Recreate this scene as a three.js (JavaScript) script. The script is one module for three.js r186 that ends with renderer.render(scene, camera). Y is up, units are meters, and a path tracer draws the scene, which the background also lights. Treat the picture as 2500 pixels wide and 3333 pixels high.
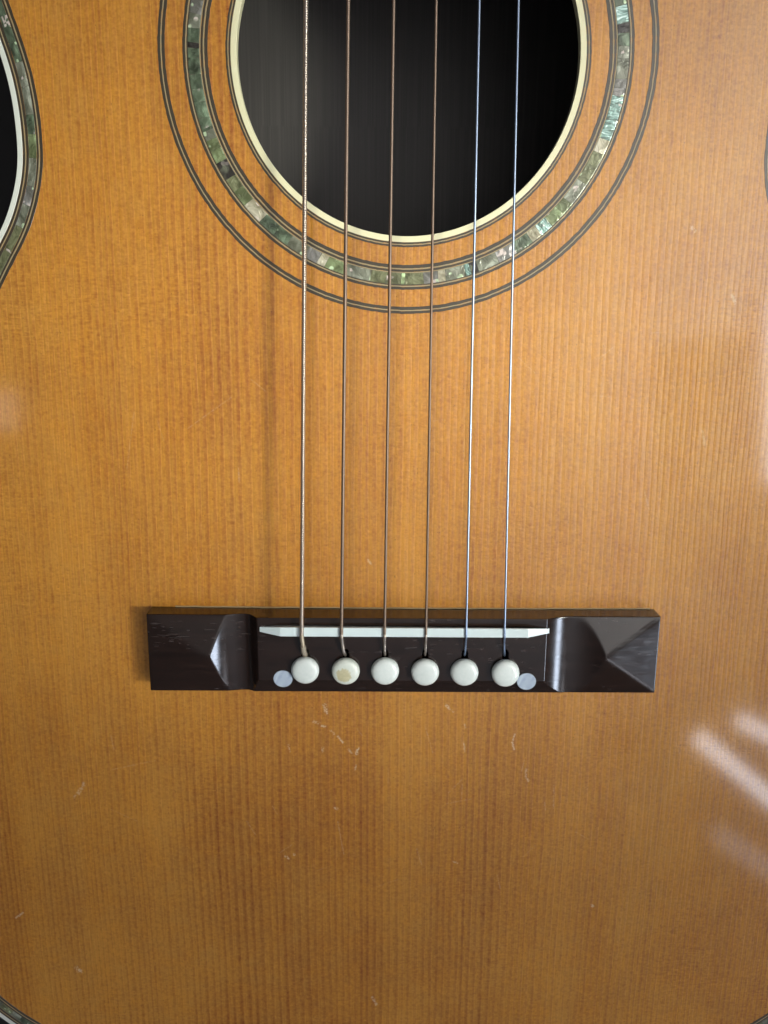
import * as THREE from 'three';
import { RectAreaLightUniformsLib } from 'three/addons/lights/RectAreaLightUniformsLib.js';
import { mergeGeometries, mergeVertices } from 'three/addons/utils/BufferGeometryUtils.js';
import { RoundedBoxGeometry } from 'three/addons/geometries/RoundedBoxGeometry.js';

// ---------------------------------------------------------------- camera, light, exposure
// The guitar lies on its back: x to the right of the picture, z towards the tail (down the picture), y up.
const TOP = 0.092;                       // height of the soundboard above the floor, metres
const scene = new THREE.Scene();
const camera = new THREE.PerspectiveCamera(61.5, 3 / 4, 0.02, 20);
camera.position.set(-0.00703, TOP + 0.25102, 0.06795);
camera.up.set(-0.005715, -0.221242, -0.975202);
camera.lookAt(-0.00576, TOP, 0.12489);
scene.add(camera);

scene.background = new THREE.Color(0.08, 0.08, 0.085);   // the dim room all round
scene.backgroundIntensity = 1;
RectAreaLightUniformsLib.init();

// daylight window to the right; an added spot and uplighter for glow and haze; small ceiling fittings to the right and left
const WIN = { x: 1.0, y: TOP + 0.85, z: 0.67, w: 0.30, h: 0.32, L: 19 };
const SPOT = { x: 0.60, y: TOP + 0.66, z: 0.13, tx: -0.012, tz: 0.070, I: 4.5, angle: 0.160 };   // added spot that makes the golden glow at the centre
const LAMPS = [ // label, x, y, z (centre, metres from the hole), width along its own x, length along its own z, turn, tilt, radiance
  ['bright skylight strip above the right edge of the guitar', 0.885, 1.3, 0.19, 0.22, 0.34, 0.1, 0, 9],
  ['long tube light over the lower right, nearer the guitar', 0.845, 1.3, 1.01, 0.038, 0.36, 0.83, 0, 11],
  ['short tube light over the lower right, farther from the guitar', 0.885, 1.3, 0.903, 0.034, 0.19, 1.05, 0, 11],
  ['faint wide tube light at the lower right corner', 0.88, 1.3, 1.225, 0.05, 0.22, 0.97, 0, 1.5],
  ['small dim ceiling light above the left edge', -0.865, 1.3, 0.243, 0.22, 0.075, 0, 0, 1.6],
];
const UP_LIGHT = { x: 1.2, y: TOP + 0.72, z: -0.38, tx: 0.74, tz: -0.20, I: 13, angle: 0.8 };   // added: its soft pool on the ceiling gives the upper right haze
const CEILING = TOP + 1.5;
const renderer = new THREE.WebGLRenderer({ antialias: true });
renderer.toneMapping = THREE.LinearToneMapping;
renderer.toneMappingExposure = 1;
renderer.shadowMap.enabled = true;

// ---------------------------------------------------------------- small helpers
let seed = 20240611;
const rnd = () => { seed = (seed * 1664525 + 1013904223) >>> 0; return seed / 4294967296; };
const clamp = (v, a = 0, b = 1) => Math.min(b, Math.max(a, v));
const mix = (a, b, t) => a + (b - a) * t;
const smooth = (a, b, v) => { const t = clamp((v - a) / (b - a)); return t * t * (3 - 2 * t); };
const hash = (x, y) => { let h = (x * 374761393 + y * 668265263) | 0; h = Math.imul(h ^ (h >>> 13), 1274126177); return ((h ^ (h >>> 16)) >>> 0) / 4294967296; };
function noise(x, y) {
  const i = Math.floor(x), j = Math.floor(y); let f = x - i, g = y - j;
  f = f * f * (3 - 2 * f); g = g * g * (3 - 2 * g);
  const a = hash(i, j), b = hash(i + 1, j), c = hash(i, j + 1), d = hash(i + 1, j + 1);
  return a + (b - a) * f + (c - a) * g + (a - b - c + d) * f * g;
}
const fbm = (x, y, n = 4) => { let s = 0, a = 0.5; for (let k = 0; k < n; k++) { s += a * noise(x, y); x = x * 2.03 + 17.1; y = y * 2.03 + 9.7; a *= 0.5; } return s; };
const enc = (v) => Math.round(255 * (v <= 0.0031308 ? 12.92 * v : 1.055 * Math.pow(Math.min(v, 1), 1 / 2.4) - 0.055));
function texture(w, h, fill, srgb = true) {
  const d = new Uint8Array(w * h * 4), o = [0, 0, 0];
  for (let j = 0; j < h; j++) for (let i = 0; i < w; i++) {
    fill(i, j, o); const k = (j * w + i) * 4;
    for (let c = 0; c < 3; c++) d[k + c] = srgb ? enc(clamp(o[c])) : Math.round(255 * clamp(o[c]));
    d[k + 3] = 255;
  }
  const t = new THREE.DataTexture(d, w, h, THREE.RGBAFormat);
  t.magFilter = THREE.LinearFilter; t.minFilter = THREE.LinearFilter;
  if (srgb) t.colorSpace = THREE.SRGBColorSpace;
  t.needsUpdate = true; return t;
}
const used = {};
const numbered = (n) => { const k = used[n] = (used[n] ?? -1) + 1; return k ? `${n}_${String(k).padStart(3, '0')}` : n; };
// geometry in millimetres round the centre of the sound hole, y = 0 on the soundboard
function part(name, geo, mat, parent, label) {
  geo.scale(0.001, 0.001, 0.001); geo.translate(0, TOP, 0);
  const m = new THREE.Mesh(geo, mat); m.name = numbered(name); m.castShadow = m.receiveShadow = true;
  if (label) m.userData.label = label;
  parent.add(m); return m;
}
const lin = (r, g, b) => new THREE.Color().setRGB(r, g, b);
function meshOf(pos, idx, uv) {
  const g = new THREE.BufferGeometry();
  g.setAttribute('position', new THREE.Float32BufferAttribute(pos, 3));
  if (uv) g.setAttribute('uv', new THREE.Float32BufferAttribute(uv, 2));
  g.setIndex(idx); g.computeVertexNormals(); return g;
}

// ---------------------------------------------------------------- the shape of the body
const CX = -0.8;
const half = [[0, 351], [60, 344.5], [102, 330], [137.5, 308.6], [161.5, 276], [172.5, 234], [173, 195], [164, 150], [146, 106], [128.5, 71], [117.5, 52.5], [110.5, 40.5], [106.8, 29], [106.2, 18], [107.4, 6], [111.5, -9], [121, -38], [130, -72], [132, -102], [125, -136], [104, -165], [68, -184], [30, -191.5]];
const loop = [...half.map(([x, z]) => new THREE.Vector3(CX + x, 0, z)), new THREE.Vector3(CX, 0, -193), ...half.slice(1).reverse().map(([x, z]) => new THREE.Vector3(CX - x, 0, z))];
const curve = new THREE.CatmullRomCurve3(loop, true, 'centripetal');
const NB = 1600;
const rim = curve.getSpacedPoints(NB).slice(0, NB), rimIn = rim.map((p, i) => {
  const t = rim[(i + 1) % NB].clone().sub(rim[(i + NB - 1) % NB]).normalize();
  return new THREE.Vector3(t.z, 0, -t.x);
});
if (rimIn[0].z > 0) rimIn.forEach((n) => n.negate());
const inset = (i, d) => [rim[i % NB].x + rimIn[i % NB].x * d, rim[i % NB].z + rimIn[i % NB].z * d];
// an old top: arched across, bellied behind the bridge and sunk a little in front of it
const g2 = (x, z, a, b, sx, sz) => Math.exp(-((x - a) ** 2) / (2 * sx * sx) - ((z - b) ** 2) / (2 * sz * sz));
const dome = (x, z) => -(x * x) / 7000 - ((z - 150) ** 2) / 16000 * (z > 150 ? 1 : 0)
  + 0.55 * g2(x, z, 0, 214, 70, 26) - 0.35 * g2(x, z, 0, 118, 60, 24);

// ---------------------------------------------------------------- materials
// spruce: colour and relief on one sheet, uv in tenths of the sheet
const SX0 = -142, SX1 = 142, SZ0 = -26, SZ1 = 316;
const rings = new Float32Array(9000), ridge = new Float32Array(9000);   // along g from -225 to 225 mm, 0.05 mm a step
{
  let x = -225;
  while (x < 225) {
    const edge = smooth(40, 120, Math.abs(x + 10));
    const s = mix(2.35, 1.65, edge) * mix(0.66, 1.36, 0.5 * rnd() + 0.5 * noise(x * 0.13, 77)), a = mix(0.5, 1.12, 0.6 * rnd() + 0.4 * noise(x * 0.2, 12));
    for (let k = 0; k * 0.05 < s; k++) {
      const n = Math.round((x + 225) / 0.05) + k; if (n < 0 || n >= 9000) continue;
      const t = k * 0.05 / s;
      rings[n] = a * (0.62 * Math.pow(0.5 - 0.5 * Math.cos(2 * Math.PI * Math.pow(t, 1.5)), 1.3) + 0.22 * smooth(0.6, 0.8, t) * (1 - smooth(0.82, 0.98, t)));
      ridge[n] = Math.sin(Math.PI * Math.pow(t, 0.8));
    }
    x += s;
  }
}
const band = (g) => noise(g / 11 + 31, 0.5) * 0.6 + noise(g / 27 + 7, 3.5) * 0.7 + noise(g / 4.2, 9.5) * 0.25;
// dents and scratches through the lacquer: x0, z0, x1, z1, half width, strength
const marks = [[-24.1, 187.2, -23.5, 189.7, 0.7, 0.9], [-27.6, 193.1, -26.2, 193.4, 0.6, 0.5], [-25, 194.5, -23.8, 194.5, 0.45, 0.8], [-22.2, 196, -21.2, 197.1, 0.45, 0.5], [-20, 198, -18.4, 200, 0.4, 0.85], [-16.4, 202.6, -15.6, 203.8, 0.4, 0.55], [-13.5, 202.1, -14, 204, 0.55, 0.9], [-14.1, 208.1, -14.5, 209.5, 0.35, 0.6], [-35.7, 201.2, -35.3, 203.3, 0.4, 0.5], [-24.7, 202.1, -24.9, 203.2, 0.5, 0.5], [14.3, 187.2, 15.2, 188.1, 0.7, 0.7], [16.2, 188.9, 16.6, 189.3, 0.35, 0.6], [20.1, 199.8, 20.6, 203, 0.3, 0.6], [36.3, 197.1, 35.6, 200, 0.35, 0.7], [35.6, 200, 36.3, 202.3, 0.4, 0.8], [40.5, 209.4, 40.5, 212, 0.4, 0.6], [40.5, 212, 41.4, 213.4, 0.45, 0.7], [-21, 223.3, -20.3, 223.7, 0.5, 0.8], [-37.3, 241.6, -36.5, 242.2, 0.5, 0.9], [20.3, 193.7, 20.5, 194.9, 0.35, 0.5], [-129.4, 267.2, -127, 265.3, 0.4, 0.8], [-110, 286.9, -109.1, 288.1, 0.9, 0.8], [-34.5, 240.7, -34.5, 240.9, 0.5, 0.9], [-104.4, 219.4, -102.3, 216.1, 0.7, 0.6], [-106, 221, -105.4, 220.4, 0.4, 0.5], [17.8, 243.1, 19.4, 243.8, 0.35, 0.6], [-10.4, 140.1, -9.6, 141, 0.5, 0.6], [-8.6, 296.9, -7.2, 299.9, 0.5, 0.7], [65, 260.2, 65.3, 260.5, 0.5, 0.95], [93.1, 61.2, 94, 63.3, 0.6, 0.55], [79.7, 43.1, 80.7, 43.9, 0.6, 0.5], [-49, 112, -48.8, 116, 0.25, 0.3], [72, 118, 74, 124, 0.25, 0.25], [88, 100, 89, 104, 0.5, 0.35]];
for (let k = 0; k < 46; k++) {                                                     // hairline scratches, most of them where the hand and pick pass
  const x = -95 + 200 * rnd(), z = k % 3 ? 182 + 70 * rnd() : 70 + 90 * rnd(), a = (rnd() - 0.5) * 2.4 + (rnd() < 0.5 ? 0.4 : 1.9), l = 3 + 16 * rnd() * rnd();
  marks.push([x, z, x + Math.cos(a) * l, z + Math.sin(a) * l, 0.16 + 0.1 * rnd(), 0.10 + 0.18 * rnd()]);
}
function markAt(x, z) {
  let m = 0;
  for (const [a, b, c, d, w, s] of marks) {
    if (z < Math.min(b, d) - 2 || z > Math.max(b, d) + 2 || x < Math.min(a, c) - 2 || x > Math.max(a, c) + 2) continue;
    const ux = c - a, uz = d - b, t = clamp(((x - a) * ux + (z - b) * uz) / (ux * ux + uz * uz + 1e-6));
    const r = Math.hypot(x - a - ux * t, z - b - uz * t) / (w * (0.55 + 0.9 * noise(x * 2.7, z * 2.7)));
    m = Math.max(m, s * (1 - smooth(0.35, 1.2, r)) * smooth(0.15, 0.6, noise(x * 3.1 + 5, z * 3.7)));
  }
  return m;
}
const TW = 2048, TH = 2048;
const relief = new Float32Array(TW * TH);
const spruceColour = texture(TW, TH, (i, j, o) => {
  const x = mix(SX0, SX1, i / (TW - 1)), z = mix(SZ0, SZ1, j / (TH - 1));
  const g = x + (fbm(x * 0.012 + 5, z * 0.005) - 0.5) * 3 + (noise(x * 0.3, z * 0.05) - 0.5) * 0.35;
  const n = clamp(Math.round((g + 225) / 0.05), 0, 8999);
  const fibre = noise(g * 4.1, z * 0.16) - 0.5, fine = noise(g * 9, z * 0.7) - 0.5;
  const crinkle = fbm(x * 0.9 + 40, z * 1.25, 3) - 0.44, speck = noise(x * 2.2, z * 3.4);
  const blotch = fbm(x * 0.05 + 3, z * 0.035 + 8, 3) - 0.44;
  const silk = smooth(0.3, 0.65, fbm(x * 0.03 + 60, z * 0.03, 2)), ray = (noise(x * 0.42 + 3, z * 2.6) - 0.5) * silk, ray2 = (noise(x * 0.8, z * 4.4 + 7) - 0.5) * silk;
  let d = 0.22 + rings[n] * (0.46 + 0.28 * noise(g * 0.05, z * 0.012 + 50)) + 0.30 * (band(g) - 0.78) + 0.20 * fibre + 0.14 * fine - 0.36 * crinkle + 0.5 * blotch;
  d -= (0.26 * ray + 0.22 * ray2) * (0.45 + ridge[n]) + 0.08 * smooth(0.78, 0.95, speck) * (0.4 + ridge[n]);
  d += 0.30 * (noise(x * 1.35 + 21, z * 1.7) - 0.5) + 0.24 * (noise(x * 2.7 + 4, z * 3.3 + 8) - 0.5);
  d = clamp(d, 0, 1.15);
  const m = markAt(x, z);
  const hue = noise(x * 0.35 + 11, z * 0.3) - 0.5 + 0.8 * (noise(g * 0.12, z * 0.012) - 0.5);
  o[0] = mix(0.60, 0.275, d) * (1 + 0.05 * hue); o[1] = mix(0.264, 0.075, d); o[2] = mix(0.036, 0.006, d) * (1 - 0.22 * hue);
  if (hash(i >> 1, j >> 1) > 0.9988) { o[0] *= 0.62; o[1] *= 0.6; o[2] *= 0.6; }     // pores
  o[0] = mix(o[0], 0.78, m * 0.8); o[1] = mix(o[1], 0.62, m * 0.75); o[2] = mix(o[2], 0.42, m * 0.75);
  const rays = (0.5 + ray + ray2) * ridge[n];
  relief[j * TW + i] = clamp(0.38 + 0.22 * ridge[n] + 0.35 * crinkle + 0.28 * rays + 0.1 * fibre - 0.25 * m - 0.15 * smooth(0.8, 0.95, noise(x * 1.9, z * 4.3)));
});
const spruceRelief = texture(TW, TH, (i, j, o) => { o[0] = o[1] = o[2] = relief[j * TW + i]; }, false);
for (const t of [spruceColour, spruceRelief]) t.wrapS = t.wrapT = THREE.MirroredRepeatWrapping;
const spruce = new THREE.MeshPhysicalMaterial({ map: spruceColour, bumpMap: spruceRelief, bumpScale: 0.00022, roughness: 0.47, specularIntensity: 0.8, clearcoat: 0.9, clearcoatRoughness: 0.08 });

// abalone: eight kinds of nacre, each a row of one sheet
const KIND = { grey: 0, olive: 1, teal: 2, green: 3, cyan: 4, pearl: 5, lavender: 6, dark: 7 };
const nacreColours = [
  [[0.14, 0.145, 0.10], [0.27, 0.28, 0.21], [0.48, 0.50, 0.40]], [[0.12, 0.125, 0.06], [0.24, 0.25, 0.13], [0.46, 0.50, 0.28]],
  [[0.055, 0.07, 0.042], [0.15, 0.20, 0.125], [0.34, 0.46, 0.30]], [[0.12, 0.14, 0.06], [0.27, 0.33, 0.16], [0.70, 0.95, 0.50]],
  [[0.10, 0.15, 0.12], [0.34, 0.54, 0.48], [0.95, 1.15, 1.1]], [[0.30, 0.27, 0.17], [0.62, 0.57, 0.42], [1.0, 0.95, 0.80]],
  [[0.17, 0.165, 0.14], [0.30, 0.29, 0.27], [0.58, 0.57, 0.57]], [[0.018, 0.014, 0.012], [0.05, 0.043, 0.036], [0.19, 0.20, 0.14]]];
const NW = 1024, NH = 512, nacreH = new Float32Array(NW * NH);
const nacreMap = texture(NW, NH, (i, j, o) => {
  const k = Math.floor(j / 64), u = i / 14, v = (j % 64) / 21;                      // about a millimetre per unit
  const wx = u + 1.8 * (fbm(u * 0.4 + k * 31, v * 0.4, 2) - 0.4) * 2, wy = v + 1.5 * (fbm(u * 0.35 + 70, v * 0.45 + k * 13, 2) - 0.4) * 2;
  let s = fbm(wx * (k === 4 ? 1.5 : 0.36) + k * 57, wy * (k === 4 ? 0.4 : 0.5), 2) * 1.3;
  const vein = Math.abs(noise(wx * 0.9 + 300, wy * 0.7 + k * 9) - 0.5);
  s += (k === 4 ? 0.12 : 0.03) * Math.sin(wx * (k === 4 ? 9 : 4) + wy * 3) - 0.2 * (1 - smooth(0, 0.03, vein));
  s = clamp((s - 0.2) / 0.66);
  nacreH[j * NW + i] = fbm(wx * 0.8 + 20, wy * 0.8 + k, 3);
  const flash = smooth(0.78, 0.86, noise(u * 0.45 + k * 17, v * 0.8 + 40)) * smooth(0.25, 0.6, noise(wx * 1.2, wy * 1.2 + k)) * (k === 7 ? 0.2 : 0.75);  // bright glints of reflected light painted into the shell colour
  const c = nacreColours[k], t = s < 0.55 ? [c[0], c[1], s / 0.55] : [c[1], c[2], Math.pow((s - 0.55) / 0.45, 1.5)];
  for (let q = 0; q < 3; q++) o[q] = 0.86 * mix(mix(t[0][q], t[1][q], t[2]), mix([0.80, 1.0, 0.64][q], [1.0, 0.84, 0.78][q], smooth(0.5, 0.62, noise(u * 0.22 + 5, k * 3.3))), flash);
});
const nacreBump = texture(NW, NH, (i, j, o) => { o[0] = o[1] = o[2] = nacreH[j * NW + i]; }, false);
nacreMap.wrapS = nacreBump.wrapS = THREE.RepeatWrapping;
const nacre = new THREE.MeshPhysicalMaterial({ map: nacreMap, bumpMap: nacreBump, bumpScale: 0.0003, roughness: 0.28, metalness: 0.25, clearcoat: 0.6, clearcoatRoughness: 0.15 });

// woods of the purfling: dyed black, plain, and ivory-like binding
const stripNoise = (a, b, fx, fy) => texture(256, 256, (i, j, o) => { const n = fbm(i * fx, j * fy, 3); for (let k = 0; k < 3; k++) o[k] = mix(a[k], b[k], clamp(n * 1.3 - 0.1)); });
const mapped = (t) => { t.wrapS = t.wrapT = THREE.RepeatWrapping; return t; };
const blackWood = new THREE.MeshPhysicalMaterial({ map: mapped(stripNoise([0.018, 0.013, 0.008], [0.075, 0.055, 0.030], 0.12, 0.5)), roughness: 0.5, clearcoat: 0.8, clearcoatRoughness: 0.18 });
const paleWood = new THREE.MeshPhysicalMaterial({ map: mapped(stripNoise([0.24, 0.17, 0.085], [0.50, 0.40, 0.22], 0.1, 0.4)), roughness: 0.5, clearcoat: 0.8, clearcoatRoughness: 0.18 });
const ivory = new THREE.MeshPhysicalMaterial({ map: mapped(stripNoise([0.76, 0.70, 0.43], [0.84, 0.80, 0.56], 0.06, 0.2)), roughness: 0.4, clearcoat: 0.4, clearcoatRoughness: 0.2 });
const rosewood = new THREE.MeshPhysicalMaterial({
  map: mapped(stripNoise([0.018, 0.009, 0.007], [0.045, 0.024, 0.018], 0.03, 0.35)), roughness: 0.32, clearcoat: 0.25, clearcoatRoughness: 0.3 });
const ebonyMap = texture(1024, 256, (i, j, o) => {                                  // dark rosewood of the bridge, grain along x
  const n = fbm(i * 0.012, j * 0.16, 4), line = smooth(0.7, 0.9, noise(i * 0.02 + 9, j * 0.55)), pale = smooth(0.84, 0.95, noise(i * 0.06, j * 0.75 + 40)) * smooth(0.4, 0.7, noise(i * 0.011, j * 0.04));
  o[0] = mix(0.0115, 0.026, n) + 0.06 * pale; o[1] = mix(0.006, 0.0128, n) + 0.055 * pale; o[2] = mix(0.0045, 0.0095, n) + 0.055 * pale;
  for (let k = 0; k < 3; k++) o[k] *= 1 - 0.4 * line;
});
const ebonyBump = texture(1024, 256, (i, j, o) => { o[0] = o[1] = o[2] = clamp(0.5 + 0.5 * (fbm(i * 0.02, j * 0.3, 4) - 0.45) - 0.4 * smooth(0.75, 0.9, noise(i * 0.035, j * 0.7))); }, false);
const ebonyRough = texture(1024, 256, (i, j, o) => { o[0] = o[1] = o[2] = clamp(0.58 + 0.5 * fbm(i * 0.02, j * 0.05, 3) + 0.25 * smooth(0.72, 0.9, noise(i * 0.035, j * 0.7)) - 0.12); }, false);
mapped(ebonyMap); mapped(ebonyBump); mapped(ebonyRough);
const bridgeWood = new THREE.MeshPhysicalMaterial({ map: ebonyMap, bumpMap: ebonyBump, bumpScale: 0.000014, roughness: 0.27, roughnessMap: ebonyRough, ior: 1.6 });
const bone = new THREE.MeshPhysicalMaterial({ color: lin(0.70, 0.80, 0.82), roughness: 0.35, clearcoat: 0.3, clearcoatRoughness: 0.15 });
const pinMap = texture(256, 256, (i, j, o) => { const n = fbm(i * 0.06, j * 0.06, 4); o[0] = mix(0.73, 0.83, n); o[1] = mix(0.79, 0.87, n); o[2] = mix(0.77, 0.85, n); });
const yellowedMap = texture(256, 256, (i, j, o) => {                                // a pin whose crown has yellowed
  const n = fbm(i * 0.06, j * 0.06, 4), r = Math.hypot(i - 112, j - 146) / 62 + (n - 0.45) * 0.5, y = 1 - smooth(0.85, 1.1, r);
  o[0] = mix(mix(0.70, 0.80, n), mix(0.55, 0.68, n), y); o[1] = mix(mix(0.75, 0.83, n), mix(0.50, 0.62, n), y); o[2] = mix(mix(0.68, 0.76, n), mix(0.30, 0.42, n), y);
});
const pinMat = new THREE.MeshPhysicalMaterial({ map: pinMap, roughness: 0.4, clearcoat: 0.8, clearcoatRoughness: 0.06 });
const pinYellowed = new THREE.MeshPhysicalMaterial({ map: yellowedMap, roughness: 0.4, clearcoat: 0.8, clearcoatRoughness: 0.06 });
const pearlMap = texture(128, 128, (i, j, o) => { const w = fbm(i * 0.03, j * 0.03, 2) * 40, n = 0.5 + 0.5 * Math.sin((i * 0.5 + j + w) * 0.12) * noise(i * 0.04, j * 0.06), e = smooth(0.47, 0.5, Math.hypot(i / 127 - 0.5, j / 127 - 0.5)); o[0] = mix(mix(0.36, 0.55, n), 0.05, e); o[1] = mix(mix(0.43, 0.63, n), 0.05, e); o[2] = mix(mix(0.58, 0.72, n), 0.05, e); });
const pearl = new THREE.MeshPhysicalMaterial({ map: pearlMap, roughness: 0.3, clearcoat: 0.8, clearcoatRoughness: 0.1 });
const bronze = new THREE.MeshStandardMaterial({ color: lin(0.62, 0.53, 0.46), roughness: 0.3, metalness: 0.9 });
const dullBronze = new THREE.MeshStandardMaterial({ color: lin(0.26, 0.19, 0.15), roughness: 0.48, metalness: 0.85 });
const steel = new THREE.MeshStandardMaterial({ color: lin(0.36, 0.45, 0.62), roughness: 0.42, metalness: 0.95 });

// ---------------------------------------------------------------- the guitar
const guitar = new THREE.Group(); guitar.name = 'acoustic_guitar';
guitar.userData = { label: 'vintage acoustic guitar with amber spruce top, abalone trim and pyramid bridge', category: 'guitar' };
scene.add(guitar);

// soundboard, from the hole's edge to the binding
const HOLE = 46.0;
{
  const NR = 150, pos = [], uv = [], idx = [];
  const ringsAt = (k) => Math.pow(k / NR, 1.15);
  for (let i = 0; i < NB; i++) {
    const [ox, oz] = inset(i, 1.2), a = Math.atan2(oz, ox), ix = Math.cos(a) * (HOLE + 0.8), iz = Math.sin(a) * (HOLE + 0.8);
    for (let k = 0; k <= NR; k++) {
      const t = ringsAt(k), x = mix(ix, ox, t), z = mix(iz, oz, t);
      pos.push(x, dome(x, z), z); uv.push((x - SX0) / (SX1 - SX0), (z - SZ0) / (SZ1 - SZ0));
    }
    pos.push(ix, -3, iz); uv.push((ix - SX0) / (SX1 - SX0), (iz - SZ0) / (SZ1 - SZ0));
    pos.push(ox, dome(ox, oz) - 3, oz); uv.push((ox - SX0) / (SX1 - SX0), (oz - SZ0) / (SZ1 - SZ0));
  }
  const W = NR + 3;
  for (let i = 0; i < NB; i++) {
    const a = i * W, b = ((i + 1) % NB) * W;
    for (let k = 0; k < NR; k++) idx.push(a + k, a + k + 1, b + k, b + k, a + k + 1, b + k + 1);
    idx.push(a + NR + 1, a + NR + 2, b + NR + 1, b + NR + 1, a + NR + 2, b + NR + 2);
  }
  const g = meshOf(pos, idx, uv), n = g.attributes.normal;                           // the top faces up
  if (n.getY(10) < 0) { const q = g.index.array; for (let t = 0; t < q.length; t += 3) [q[t + 1], q[t + 2]] = [q[t + 2], q[t + 1]]; g.computeVertexNormals(); }
  part('soundboard', g, spruce, guitar, 'amber spruce soundboard with straight vertical grain and small pale dents');
}
// a strip between two radii (rosette) or two insets (binding), from station a to b, a little proud of the top
function strip(at, a, b, d0, d1, { proud = 0.05, depth = 0.7, wob = 0, row = null, closed = false, wall = null } = {}) {
  const pos = [], uv = [], idx = [], n = Math.round(b - a), wn = wob ? (k, s) => (noise(k * 0.55 + s * 91, s * 7.3) - 0.5) * 2 * wob : () => 0;
  const u0 = row === null ? 0 : rnd();
  let len = 0, px, pz;
  for (let k = 0; k <= n; k++) {
    const s = a + (b - a) * k / n, kk = closed && k === n ? 0 : k;
    const [x0, z0] = at(s, d0 + wn(kk, 1)), [x1, z1] = at(s, d1 + wn(kk, 2));
    if (k) len += Math.hypot(x0 - px, z0 - pz); px = x0; pz = z0;
    const e = 0.06, q0x = mix(x0, x1, e), q0z = mix(z0, z1, e), q1x = mix(x1, x0, e), q1z = mix(z1, z0, e);
    const y0 = dome(x0, z0) + proud, y1 = dome(x1, z1) + proud;
    pos.push(x0, y0 - depth, z0, x0, y0 - 0.04, z0, q0x, y0, q0z, q1x, y1, q1z, x1, y1 - 0.04, z1, x1, y1 - (wall ?? depth), z1);
    const u = row === null ? len / 14 : u0 + len / 73, v = row === null ? [0, 0.1, 0.15, 0.85, 0.9, 1] : [0.05, 0.06, 0.1, 0.9, 0.94, 0.95].map((q) => (row + q) / 8);
    for (const q of v) uv.push(u, q);
  }
  for (let k = 0; k < n; k++) for (let q = 0; q < 5; q++) { const c = k * 6 + q; idx.push(c, c + 1, c + 6, c + 6, c + 1, c + 7); }
  if (!closed) for (const c of [0, n * 6]) idx.push(c, c + 5, c + 1, c + 1, c + 5, c + 4, c + 1, c + 4, c + 2, c + 2, c + 4, c + 3);
  const g = meshOf(pos, idx, uv).toNonIndexed(); g.computeVertexNormals(); return g;
}
const polar = (s, r) => [Math.cos(s * Math.PI / 360) * r, Math.sin(s * Math.PI / 360) * r];      // half degrees
const ring = (r0, r1, o = {}) => strip(polar, 0, 720, r0, r1, { closed: true, ...o });

// rosette: three sets of rings
const rosette = new THREE.Group(); rosette.name = 'rosette'; guitar.add(rosette);
part('ivory_ring', strip(polar, 0, 720, HOLE, 47.6, { closed: true, proud: 0.06, depth: 3.0 }), ivory, rosette);
for (const [r0, r1, m, w] of [[47.63, 48.12, 0, 0.07], [48.14, 48.4, 1, 0.05], [48.42, 48.95, 0, 0.09],
  [53.7, 54.62, 0, 0.08], [54.64, 54.98, 1, 0.04], [55.0, 55.62, 0, 0.06], [55.64, 55.9, 1, 0.04], [59.06, 59.34, 0, 0.05], [59.36, 59.68, 1, 0.04], [59.7, 60.45, 0, 0.09],
  [65.15, 66.02, 0, 0.09], [66.04, 66.32, 1, 0.04], [66.34, 67.1, 0, 0.10]])
  part(m ? 'pale_ring' : 'black_ring', ring(r0, r1, { wob: w, proud: m ? 0.055 : 0.045 }), m ? paleWood : blackWood, rosette);
part('shell_bed', ring(55.7, 59.2, { proud: 0.02 }), new THREE.MeshStandardMaterial({ color: lin(0.10, 0.095, 0.065), roughness: 0.5 }), rosette);
// shell: where each piece begins (degrees, 0 = right of the hole, 90 = towards the bridge) and its nacre
const shell = [[-12.8, 'cyan'], [-8.5, 'dark'], [-6.2, 'teal'], [-3, 'grey'], [0, 'grey'], [5.1, 'lavender'], [9.4, 'cyan'], [12.4, 'cyan'], [15.5, 'cyan'], [20.7, 'pearl'], [24.4, 'olive'], [28.7, 'olive'], [33, 'grey'], [39.2, 'green'],
  [42.5, 'green'], [46.7, 'cyan'], [50.3, 'pearl'], [53.3, 'teal'], [58.4, 'lavender'], [63.7, 'grey'], [69.6, 'dark'], [71.8, 'cyan'], [73.3, 'grey'], [78.9, 'pearl'], [81, 'lavender'], [85.1, 'olive'], [90.3, 'green'], [91.4, 'olive'], [95.5, 'olive'], [100, 'grey'],
  [107.1, 'green'], [112.8, 'pearl'], [115.1, 'lavender'], [118.9, 'grey'], [124.6, 'teal'], [129, 'teal'], [133.9, 'pearl'], [139.6, 'green'], [144, 'olive'], [147.6, 'dark'], [152.4, 'green'], [155.7, 'green'], [158.5, 'grey'], [160.9, 'teal'], [164.3, 'teal'],
  [168.3, 'teal'], [171.6, 'teal'], [175.2, 'teal'], [179.3, 'teal'], [181.6, 'dark'], [183, 'teal'], [186.5, 'grey'], [190, 'lavender'], [193.5, 'grey'], [198, 'olive'], [204, 'teal'], [210, 'grey'], [216, 'green'], [222, 'lavender'], [229, 'olive'], [236, 'teal'],
  [243, 'grey'], [250, 'pearl'], [257, 'teal'], [264, 'green'], [271, 'grey'], [278, 'olive'], [285, 'teal'], [292, 'lavender'], [299, 'grey'], [306, 'green'], [313, 'teal'], [320, 'olive'], [327, 'grey'], [334, 'pearl'], [341, 'teal']];
shell.forEach(([a, kind], i) => {
  const b = i + 1 < shell.length ? shell[i + 1][0] : 347.2, skew = (rnd() - 0.5) * 0.5;
  part('shell_piece', pieceArc(a, b, skew, kind), nacre, rosette);
});
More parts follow.
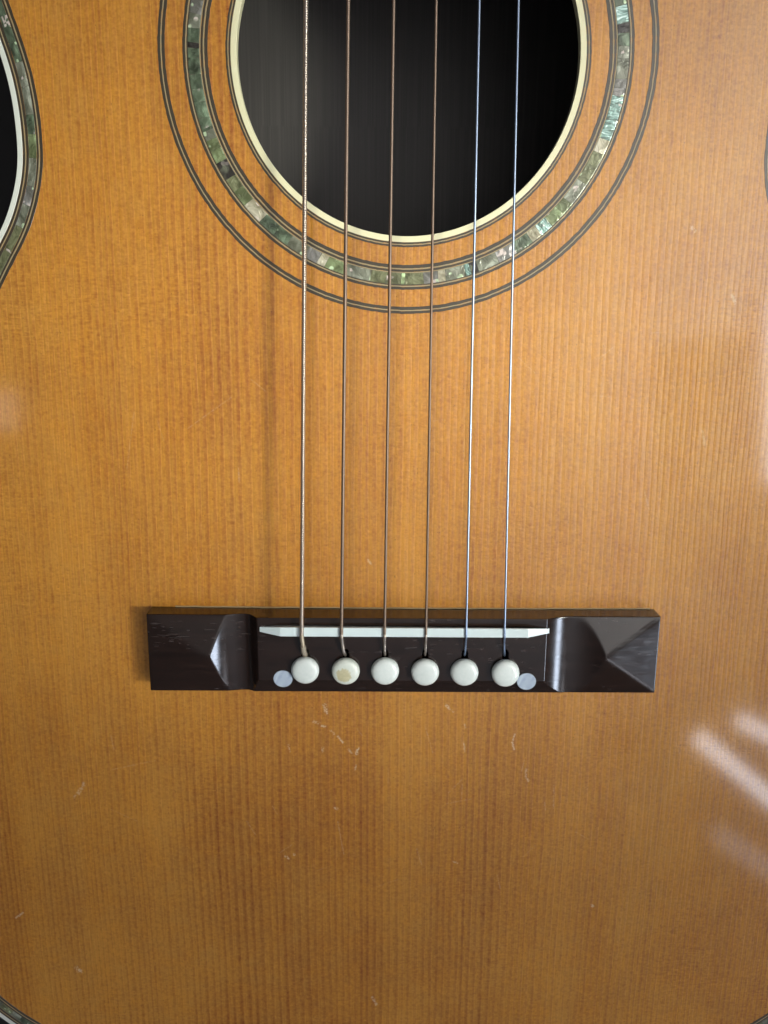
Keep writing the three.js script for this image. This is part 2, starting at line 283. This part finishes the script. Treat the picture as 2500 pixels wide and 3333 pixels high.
function pieceArc(a, b, skew, kind) {
  const n = Math.max(3, Math.round((b - a) * 1.2));
  return strip((s, r) => polar(2 * (a + 0.03 + (b - a - 0.06) * s / n) + (r - 57.5) * skew, r), 0, n, 55.92, 59.03, { row: KIND[kind], proud: 0.05 + 0.02 * rnd() });
}

// binding and its shell border round the edge of the top
const binding = new THREE.Group(); binding.name = 'edge_binding'; guitar.add(binding);
const edge = (d0, d1, o = {}) => strip(inset, 0, NB, d0, d1, { closed: true, ...o });
part('ivory_binding', edge(0, 1.45, { proud: 0.06, depth: 6.1 }), new THREE.MeshPhysicalMaterial({ color: lin(0.74, 0.76, 0.68), roughness: 0.4, clearcoat: 0.4, clearcoatRoughness: 0.2 }), binding);
for (const [d0, d1, m, w] of [[1.48, 2.1, 0, 0.05], [2.12, 2.4, 1, 0.04], [2.42, 3.15, 0, 0.06], [5.35, 5.85, 0, 0.06], [5.87, 6.2, 1, 0.04], [6.22, 7.05, 0, 0.09]])
  part(m ? 'pale_line' : 'black_line', edge(d0, d1, { wob: w }), m ? paleWood : blackWood, binding);
part('shell_bed', edge(3.16, 5.34, { proud: 0.02 }), new THREE.MeshStandardMaterial({ color: lin(0.10, 0.095, 0.065), roughness: 0.5 }), binding);
{
  const kinds = ['grey', 'olive', 'grey', 'teal', 'grey', 'olive', 'grey', 'lavender'], rest = [];
  const LEFT = [[-14, 'teal'], [-9, 'teal'], [-3, 'teal'], [3.5, 'grey'], [10, 'grey'], [13.5, 'teal'], [20.5, 'green'], [23.5, 'grey'], [30, 'lavender'], [36, 'grey'], [42, 'olive'], [49, 'olive'], [57, 'olive']];
  let i = 0, c = 0;
  while (i < NB) {
    const p = rim[i], seen = (p.z > -24 && p.z < 72) || p.z > 284;
    let n = 4 + Math.floor(rnd() * 7), kind = kinds[c++ % kinds.length];
    if (p.x < 0 && p.z < 64 && p.z > -16) { const near = LEFT.reduce((q, e) => Math.abs(e[0] - p.z) < Math.abs(q[0] - p.z) ? e : q); kind = near[1]; n = 5 + (c % 3); }
    n = Math.min(n, NB - i);
    const g = strip((s, d) => between(i + 0.04 + (n - 0.08) * s / n, d), 0, n, 3.18, 5.32, { row: KIND[kind], proud: 0.05 + 0.015 * rnd() });
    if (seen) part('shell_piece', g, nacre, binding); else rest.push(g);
    i += n;
  }
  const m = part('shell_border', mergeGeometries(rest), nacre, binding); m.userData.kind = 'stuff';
}
function between(s, d) { const i = Math.floor(s), f = s - i, a = inset(i, d), b = inset(i + 1, d); return [mix(a[0], b[0], f), mix(a[1], b[1], f)]; }

// sides and back of the body
{
  const wallAt = (d0, d1, y0, y1) => {
    const pos = [], idx = [], uv = [];
    for (let i = 0; i <= NB; i++) {
      const [a, b] = inset(i, d0), [c, d] = inset(i, d1), u = i * 0.06;
      pos.push(a, y0, b, a, y1, d0 === d1 ? d : b, c, y1, d, c, y0, d); uv.push(u, 0, u, 1, u, 1.02, u, 2);
    }
    for (let i = 0; i < NB; i++) for (let q = 0; q < 4; q++) { const p = i * 4, r = p + 4, s = (q + 1) % 4; idx.push(p + q, p + s, r + q, r + q, p + s, r + s); }
    const g = meshOf(pos, idx, uv).toNonIndexed(); g.computeVertexNormals(); return g;
  };
  part('body_side', wallAt(0.5, 3, -6.2, -88), rosewood, guitar);
  const sh = new THREE.Shape(rim.filter((_, i) => i % 4 === 0).map((p) => new THREE.Vector2(p.x, -p.z)));
  const bk = new THREE.ExtrudeGeometry(sh, { depth: 3.5, bevelEnabled: false }); bk.rotateX(-Math.PI / 2); bk.translate(0, -91.8, 0);
  const bm = mapped(stripNoise([0.05, 0.046, 0.044], [0.085, 0.077, 0.073], 0.5, 0.02));
  bm.repeat.set(0.02, 0.004);
  part('body_back', bk, new THREE.MeshPhysicalMaterial({ map: bm, roughness: 0.5 }), guitar);
}
// fingerboard and neck beyond the upper edge of the picture, where the strings run to
{
  const fb = new THREE.BoxGeometry(50, 6, 420); fb.translate(CX, 3.2, -53 - 210);
  part('fingerboard', fb, bridgeWood, guitar);
}

// ---------------------------------------------------------------- bridge
const bridge = new THREE.Group(); bridge.name = 'bridge'; guitar.add(bridge);
const BX = 0.4, BZ = 167.6, BHX = 77.2, BHZ = 12.3;
const smin = (a, b, k) => { const h = clamp(0.5 + 0.5 * (b - a) / k); return mix(b, a, h) - k * h * (1 - h); };
const smax = (a, b, k) => -smin(-a, -b, k);
const PINX = [-29.07, -16.95, -5.2, 6.84, 18.71, 30.95], PINZ = 171.7;
function bridgeTop(x, z) {
  const u = Math.abs(x - BX), v = z - BZ;
  const front = 6.3 + 0.22 * (v + BHZ), back = 6.3 + 0.22 * (BHZ - v), end = 6.3 + 0.158 * (BHX - u);
  let h;
  if (u < 38) h = 8.9;
  else {
    const scoop = x < BX ? 5.4 + (u > 48 ? (u - 48) ** 2 / 29 : (48 - u) ** 2 / 5) : 6.3 + (u - 51) ** 2 / (u < 51 ? 27.4 : 37);
    const pyr = smin(smin(front, back, 0.3), end, 0.3);
    // the front and back planes only cut the pyramid; the plateau keeps its height
    h = u < 51.2 ? smin(8.9, scoop, x > BX ? 0.05 : 0.6) : smin(pyr, scoop, 0.25);
    if (u < 51.2 && u > 43) { const t = smooth(46, 51.2, u); h = smin(h, mix(12, smin(front, back, 0.2), t), 0.15); }
  }
  h = Math.min(h, 8.9, 6.5 + 0.5 * (BHZ - v));
  // round the arris along the outline
  const ex = BHX - u, ez = BHZ - Math.abs(v), r = 0.25;
  for (const e of [ex, ez]) if (e < r) h -= r - Math.sqrt(Math.max(0, r * r - (r - e) ** 2));
  // the slots where the strings go down in front of the pins
  for (let k = 0; k < 6; k++) {
    const dx = (x - PINX[k]) / (k < 1 ? 1.15 : 0.95), dz = (z - 166.9) / 1.9;
    h -= 4.5 * (1 - smooth(0.7, 1.05, Math.hypot(dx, dz)));
  }
  return h;
}
{
  const nx = 620, nz = 124, pos = [], uv = [], idx = [], nor = [];
  for (let j = 0; j <= nz; j++) for (let i = 0; i <= nx; i++) {
    const x = BX - BHX + 2 * BHX * i / nx, z = BZ - BHZ + 2 * BHZ * j / nz;
    pos.push(x, bridgeTop(x, z), z); uv.push(i / nx, j / nz * 0.62);
    const e = 0.05, hx = bridgeTop(Math.min(x + e, BX + BHX), z) - bridgeTop(Math.max(x - e, BX - BHX), z), hz = bridgeTop(x, Math.min(z + e, BZ + BHZ)) - bridgeTop(x, Math.max(z - e, BZ - BHZ));
    const l = Math.hypot(hx, 2 * e, hz); nor.push(-hx / l, 2 * e / l, -hz / l);
  }
  for (let j = 0; j < nz; j++) for (let i = 0; i < nx; i++) { const a = j * (nx + 1) + i; idx.push(a, a + nx + 1, a + 1, a + 1, a + nx + 1, a + nx + 2); }
  const top = meshOf(pos, idx, uv); top.setAttribute('normal', new THREE.Float32BufferAttribute(nor, 3));
  const sides = [];
  const wall = (n, f) => {
    const p = [], t = [], q = [];
    for (let k = 0; k <= n; k++) { const [x, z] = f(k / n); p.push(x, bridgeTop(x, z), z, x, -1.5, z); q.push(k / n * (n > 200 ? 1 : 0.16), 0.7, k / n * (n > 200 ? 1 : 0.16), 0.95); }
    for (let k = 0; k < n; k++) { const a = k * 2; t.push(a, a + 2, a + 1, a + 1, a + 2, a + 3); }
    sides.push(meshOf(p, t, q));
  };
  wall(620, (t) => [BX - BHX + 2 * BHX * t, BZ - BHZ]); wall(620, (t) => [BX + BHX - 2 * BHX * t, BZ + BHZ]);
  wall(124, (t) => [BX + BHX, BZ - BHZ + 2 * BHZ * t]); wall(124, (t) => [BX - BHX, BZ + BHZ - 2 * BHZ * t]);
  part('bridge_body', mergeGeometries([top, ...sides]), bridgeWood, bridge, 'dark rosewood bridge with a pyramid carved at each end');
}
{ // hardened glue along the bridge's front foot
  const p = []; for (let k = 0; k <= 120; k++) { const x = BX - 70 + 146 * k / 120; p.push(new THREE.Vector3(x, dome(x, 155.2) + 0.05, BZ - BHZ - 0.12 - 0.12 * noise(k * 0.4, 3))); }
  part('glue_line', new THREE.TubeGeometry(new THREE.CatmullRomCurve3(p), 240, 0.22, 6), new THREE.MeshStandardMaterial({ color: lin(0.5, 0.36, 0.2), roughness: 0.5 }), bridge);
}
{ // saddle: flat on top, ramped down at both ends
  const pr = [[-42.3, 9.0], [-36.2, 11.0], [37, 11.1], [43.4, 9.1]];
  const sh = new THREE.Shape(); sh.moveTo(-42.3, 4); for (const [x, y] of pr) sh.lineTo(x, y); sh.lineTo(43.4, 4); sh.closePath();
  const g = new THREE.ExtrudeGeometry(sh, { depth: 2.3, bevelEnabled: true, bevelThickness: 0.3, bevelSize: 0.25, bevelSegments: 3, curveSegments: 4 });
  const q = g.attributes.position;
  for (let i = 0; i < q.count; i++) { const t = smooth(36.5, 43.4, Math.abs(q.getX(i) - 0.2)); q.setZ(i, mix(q.getZ(i), 1.15 + (q.getZ(i) - 1.15) * 0.55, t)); }
  g.computeVertexNormals(); g.translate(0, -0.2, 157.75);
  part('saddle', g, bone, bridge, 'long white bone saddle set across the bridge');
}
{ // pins with button heads
  const pts = [[0, 5], [2.2, 5], [2.4, 8.6], [3.7, 8.75], [4.1, 9.1], [4.22, 9.7], [4.16, 10.25], [3.88, 10.8], [3.35, 11.2], [2.5, 11.48], [1.3, 11.62], [0, 11.66]].map(([r, y]) => new THREE.Vector2(r, y));
  const prof = new THREE.SplineCurve(pts.slice(3)).getPoints(24);
  const headUV = (g) => { const p = g.attributes.position, u = g.attributes.uv; for (let i = 0; i < p.count; i++) u.setXY(i, 0.5 + p.getX(i) / 9, 0.5 + p.getZ(i) / 9); return g; };
  const labels = ['white bridge pin under the thickest string', 'white bridge pin with a yellowed crown', null, null, null, 'white bridge pin beside the right pearl dot'];
  PINX.forEach((x, k) => {
    const g = headUV(new THREE.LatheGeometry([...pts.slice(0, 3), ...prof], 48)); g.rotateY(k * 1.3 * (k === 1 ? 0 : 1)); g.translate(0, -9, 0); g.rotateX(0.05 * Math.sin(k * 2.3)); g.rotateZ(0.06 * Math.cos(k * 1.7)); g.translate(x, 9 + [0, 0.25, -0.1, 0.15, -0.15, 0.1][k], PINZ + (k - 2.5) * 0.12);
    part('bridge_pin', g, k === 1 ? pinYellowed : pinMat, bridge, labels[k]);
  });
}
for (const [x, z, l] of [[-35.9, 174.6, 'left'], [37.6, 175.1, 'right']]) {
  const g = new THREE.CylinderGeometry(2.95, 3.0, 1, 40); g.scale(1, 1, 0.93); g.translate(x, 8.5, z); g.attributes.uv.needsUpdate = true;
  part('pearl_dot', g, pearl, bridge, `round pearl dot at the ${l} end of the pin row`);
}

// ---------------------------------------------------------------- strings
const SADX = [-29.83, -18.1, -5.4, 6.82, 18.69, 30.03], HOLX = [-26.4, -15.73, -4.23, 6.55, 17.47, 27.4];
const DIA = [1.34, 1.04, 0.88, 0.76, 0.66, 0.62], PITCH = [0.56, 0.42, 0.34, 0.28, 0, 0];
const stringLabels = ['thickest string, closely wound in bronze', 'second wound bronze string', 'third wound bronze string', 'thinnest wound bronze string', 'plain steel string', 'thinnest plain steel string'];
function tube(path, rad, steps, sides = 12) {                                        // rad(t in mm along the path)
  const pos = [], idx = [], up = new THREE.Vector3(0, 1, 0), p = new THREE.Vector3(), a = new THREE.Vector3(), b = new THREE.Vector3();
  const L = path.getLength();
  for (let i = 0; i <= steps; i++) {
    const t = i / steps; path.getPointAt(t, p); const d = path.getTangentAt(t);
    a.crossVectors(d, up).normalize(); b.crossVectors(a, d).normalize();
    for (let k = 0; k < sides; k++) { const w = k / sides * 2 * Math.PI, r = rad(t * L, w); pos.push(p.x + (a.x * Math.cos(w) + b.x * Math.sin(w)) * r, p.y + (a.y * Math.cos(w) + b.y * Math.sin(w)) * r, p.z + (a.z * Math.cos(w) + b.z * Math.sin(w)) * r); }
  }
  for (let i = 0; i < steps; i++) for (let k = 0; k < sides; k++) { const q = i * sides + k, r = i * sides + (k + 1) % sides; idx.push(q, r, q + sides, q + sides, r, r + sides); }
  return meshOf(pos, idx);
}
const line = (...pts) => { const c = new THREE.CurvePath(); for (let i = 0; i + 1 < pts.length; i++) c.add(new THREE.LineCurve3(new THREE.Vector3(...pts[i]), new THREE.Vector3(...pts[i + 1]))); return c; };
SADX.forEach((x, k) => {
  const r = DIA[k] / 2, ysad = 11.15 + r, slope = (HOLX[k] - x) / (-10.5 - 158.2);
  const zEnd = -60, xEnd = x + slope * (zEnd - 159), yEnd = 9.2 + r;
  const s = new THREE.Group(); s.name = numbered('guitar_string'); s.userData.label = stringLabels[k]; guitar.add(s);
  const main = line([xEnd, yEnd, zEnd], [x, ysad, 159.2]);
  const turnX = mix(x, PINX[k], 0.45);
  const bend = new THREE.CatmullRomCurve3([[x, ysad, 159.2], [x + 0.02, ysad - 0.1, 160.3], [mix(x, turnX, 0.35), mix(ysad, 9.6, 0.55), 162.6], [turnX, 9.7, 165.4], [mix(turnX, PINX[k], 0.6), 8.3, 167.0], [PINX[k], 5.2, 167.6]].map((q) => new THREE.Vector3(...q)));
  const p = PITCH[k], mat = k < 1 ? bronze : k < 4 ? dullBronze : steel;
  if (p) {
    const L = main.getLength(), rad = (t, w) => r * (k === 0 ? 0.62 + 0.38 * Math.sqrt(Math.abs(Math.sin(Math.PI * (t / p + w / (2 * Math.PI))))) : 0.84 + 0.16 * Math.sqrt(Math.abs(Math.sin(Math.PI * (t / p + w / (2 * Math.PI))))));
    part('winding', tube(main, rad, Math.round(L / p * 6), 12), mat, s);
    part('string_end', tube(bend, (t, w) => k === 0 && t > 4.6 ? r * 1.28 * (1 + 0.05 * Math.sin(w * 3 + t * 2)) : rad(t, w), 160, 12), k === 0 ? new THREE.MeshStandardMaterial({ color: lin(0.52, 0.44, 0.34), roughness: 0.45, metalness: 0.6 }) : bronze, s);
  } else {
    part('wire', tube(main, () => r, 60, 14), mat, s);
    part('string_end', tube(bend, () => r, 40, 14), mat, s);
  }
});

// ---------------------------------------------------------------- surface under the guitar
{
  const fm = mapped(texture(256, 256, (i, j, o) => { const n = fbm(i * 0.08, j * 0.08, 4); o[0] = mix(0.005, 0.012, n); o[1] = mix(0.004, 0.009, n); o[2] = mix(0.004, 0.009, n); }));
  fm.repeat.set(12, 12);
  const g = new THREE.PlaneGeometry(4, 4); g.rotateX(-Math.PI / 2);
  const f = new THREE.Mesh(g, new THREE.MeshStandardMaterial({ map: fm, roughness: 0.6 })); f.name = 'floor'; f.receiveShadow = true;
  f.userData = { kind: 'structure', label: 'very dark floor under the guitar, glimpsed beside its waist', category: 'floor' };
  scene.add(f);
}
// ---------------------------------------------------------------- the daylight window to the right, outside the frame
function windowAt(name, label, { x, y, z, w, h, L }, towards, color) {
  const g = new THREE.Group(); g.name = name; g.position.set(x, y, z); g.lookAt(x + towards[0], y + towards[1], z + towards[2]); scene.add(g);
  g.userData = { label, category: 'window' };
  const wood = new THREE.MeshStandardMaterial({ color: lin(0.6, 0.6, 0.58), roughness: 0.6 });
  const bar = (n, bw, bh, px, py) => { const m = new THREE.Mesh(new RoundedBoxGeometry(bw, bh, 0.05, 2, 0.006), wood); m.position.set(px, py, 0.02); m.name = numbered(n); m.castShadow = true; g.add(m); };
  for (const s of [-1, 1]) { bar('window_frame', 0.06, h + 0.12, s * (w / 2 + 0.031), 0); bar('window_frame', w, 0.06, 0, s * (h / 2 + 0.031)); }
  const pane = new THREE.Mesh(new THREE.BoxGeometry(w, h, 0.006), new THREE.MeshStandardMaterial({ color: 0x222222, emissive: color, emissiveIntensity: 1.0 }));
  pane.name = numbered('window_pane'); pane.position.z = -0.012; g.add(pane);
  const l = new THREE.RectAreaLight(color, L, w, h); l.name = numbered('window_light'); l.position.set(0, 0, 0.002); l.rotation.y = Math.PI; l.castShadow = true; g.add(l);
  return g;
}
windowAt('window', 'tall bright daylight window to the right of the guitar', { ...WIN }, [-1, 0, 0], lin(0.80, 0.92, 1.12));
for (const [label, x, y, z, w, l, turn, tilt, L] of LAMPS) {
  const g = new THREE.Group(); g.name = numbered('ceiling_lamp'); g.position.set(x, TOP + y, z); g.rotation.set(-tilt, turn, 0, 'YXZ'); scene.add(g);
  g.userData = { label, category: 'lamp' };
  const box = new THREE.Mesh(new RoundedBoxGeometry(w + 0.03, 0.04, l + 0.03, 2, 0.008), new THREE.MeshStandardMaterial({ color: lin(0.7, 0.7, 0.7), roughness: 0.5 }));
  box.name = numbered('lamp_housing'); box.position.y = 0.0245; g.add(box);
  const face = new THREE.Mesh(new THREE.BoxGeometry(w, 0.003, l), new THREE.MeshStandardMaterial({ color: 0x333333, emissive: lin(0.96, 0.98, 1), emissiveIntensity: 0.5 }));
  face.name = numbered('lamp_diffuser'); face.position.y = 0.001; g.add(face);
  const q = new THREE.RectAreaLight(lin(0.92, 0.94, 1.03), L, w, l); q.name = numbered('lamp_light'); q.position.y = -0.004; q.rotation.x = -Math.PI / 2; q.castShadow = true; g.add(q);
}

{ // plain white ceiling and an uplighter added to brighten it for the varnish haze
  const c = new THREE.Mesh(new THREE.BoxGeometry(5, 0.05, 5), new THREE.MeshStandardMaterial({ color: lin(0.8, 0.8, 0.8), roughness: 0.9 })); c.name = 'ceiling'; c.position.y = CEILING + 0.025;
  c.userData = { kind: 'structure', label: 'plain white ceiling over the guitar', category: 'ceiling' }; c.receiveShadow = true; scene.add(c);
  const g = new THREE.Group(); g.name = 'added_uplighter'; g.position.set(UP_LIGHT.x, 0, UP_LIGHT.z); scene.add(g);
  g.userData = { label: 'added unseen uplighter to the upper right, for the haze on the varnish', category: 'lamp' };
  const metal = new THREE.MeshStandardMaterial({ color: lin(0.3, 0.3, 0.3), roughness: 0.5, metalness: 0.5, side: THREE.DoubleSide });
  const add = (n, geo, y, m = metal) => { const q = new THREE.Mesh(geo, m); q.name = n; q.position.y = y; q.castShadow = q.receiveShadow = true; g.add(q); };
  add('lamp_foot', new THREE.CylinderGeometry(0.13, 0.14, 0.02, 40), 0.012);
  add('lamp_pole', new THREE.CylinderGeometry(0.011, 0.011, UP_LIGHT.y - 0.14, 16), (UP_LIGHT.y - 0.14) / 2 + 0.022);
  add('lamp_bowl', new THREE.LatheGeometry([[0.012, -0.13], [0.06, -0.11], [0.12, -0.03], [0.15, 0.035], [0.147, 0.035], [0.116, -0.028], [0.056, -0.105], [0, -0.115]].map(([r, y]) => new THREE.Vector2(r, y)), 48), UP_LIGHT.y);
  add('lamp_bulb', new THREE.SphereGeometry(0.04, 24, 16), UP_LIGHT.y - 0.02, new THREE.MeshStandardMaterial({ color: 0x333333, emissive: lin(1, 0.97, 0.92), emissiveIntensity: 1 }));
  const l = new THREE.SpotLight(lin(1.0, 0.97, 0.94), UP_LIGHT.I, 0, UP_LIGHT.angle, 1, 2); l.name = 'lamp_light'; l.castShadow = true; l.shadow.radius = 2;
  l.position.set(UP_LIGHT.x, UP_LIGHT.y - 0.02, UP_LIGHT.z); l.target.position.set(UP_LIGHT.tx, CEILING, UP_LIGHT.tz); scene.add(l, l.target);
}
{  // shaded spot lamp added to make the middle of the top glow
  const g = new THREE.Group(); g.name = 'added_spot_lamp'; g.position.set(SPOT.x, SPOT.y, SPOT.z); scene.add(g);
  g.userData = { label: 'added unseen spot lamp to the right, for the glow at the centre', category: 'lamp' };
  g.lookAt(SPOT.tx, TOP, SPOT.tz);
  const prof = [[0.02, -0.10], [0.05, -0.09], [0.085, -0.03], [0.115, 0.05], [0.112, 0.05], [0.082, -0.03], [0.045, -0.085], [0, -0.088]].map(([r, y]) => new THREE.Vector2(r, y));
  const sg = new THREE.LatheGeometry(prof, 48); sg.rotateX(Math.PI / 2);
  const shade = new THREE.Mesh(sg, new THREE.MeshStandardMaterial({ color: lin(0.5, 0.5, 0.5), roughness: 0.5, side: THREE.DoubleSide })); shade.name = 'lamp_shade'; shade.castShadow = true; g.add(shade);
  const bulb = new THREE.Mesh(new THREE.SphereGeometry(0.05, 32, 20), new THREE.MeshStandardMaterial({ color: 0x333333, emissive: lin(1, 0.96, 0.88), emissiveIntensity: 1 })); bulb.name = 'lamp_bulb'; g.add(bulb);
  const stem = new THREE.Mesh(new THREE.CylinderGeometry(0.008, 0.008, 1.2, 16), new THREE.MeshStandardMaterial({ color: lin(0.4, 0.4, 0.4), roughness: 0.4, metalness: 0.8 }));
  stem.rotation.x = Math.PI / 2; stem.position.z = -0.70; stem.name = 'lamp_arm'; g.add(stem);
  const l = new THREE.SpotLight(lin(0.98, 1.0, 0.86), SPOT.I, 0, SPOT.angle, 1, 2); l.name = 'lamp_light'; l.castShadow = true; l.shadow.radius = 5;
  l.position.copy(g.position); l.target.position.set(SPOT.tx, TOP, SPOT.tz); scene.add(l, l.target);
}

renderer.render(scene, camera);
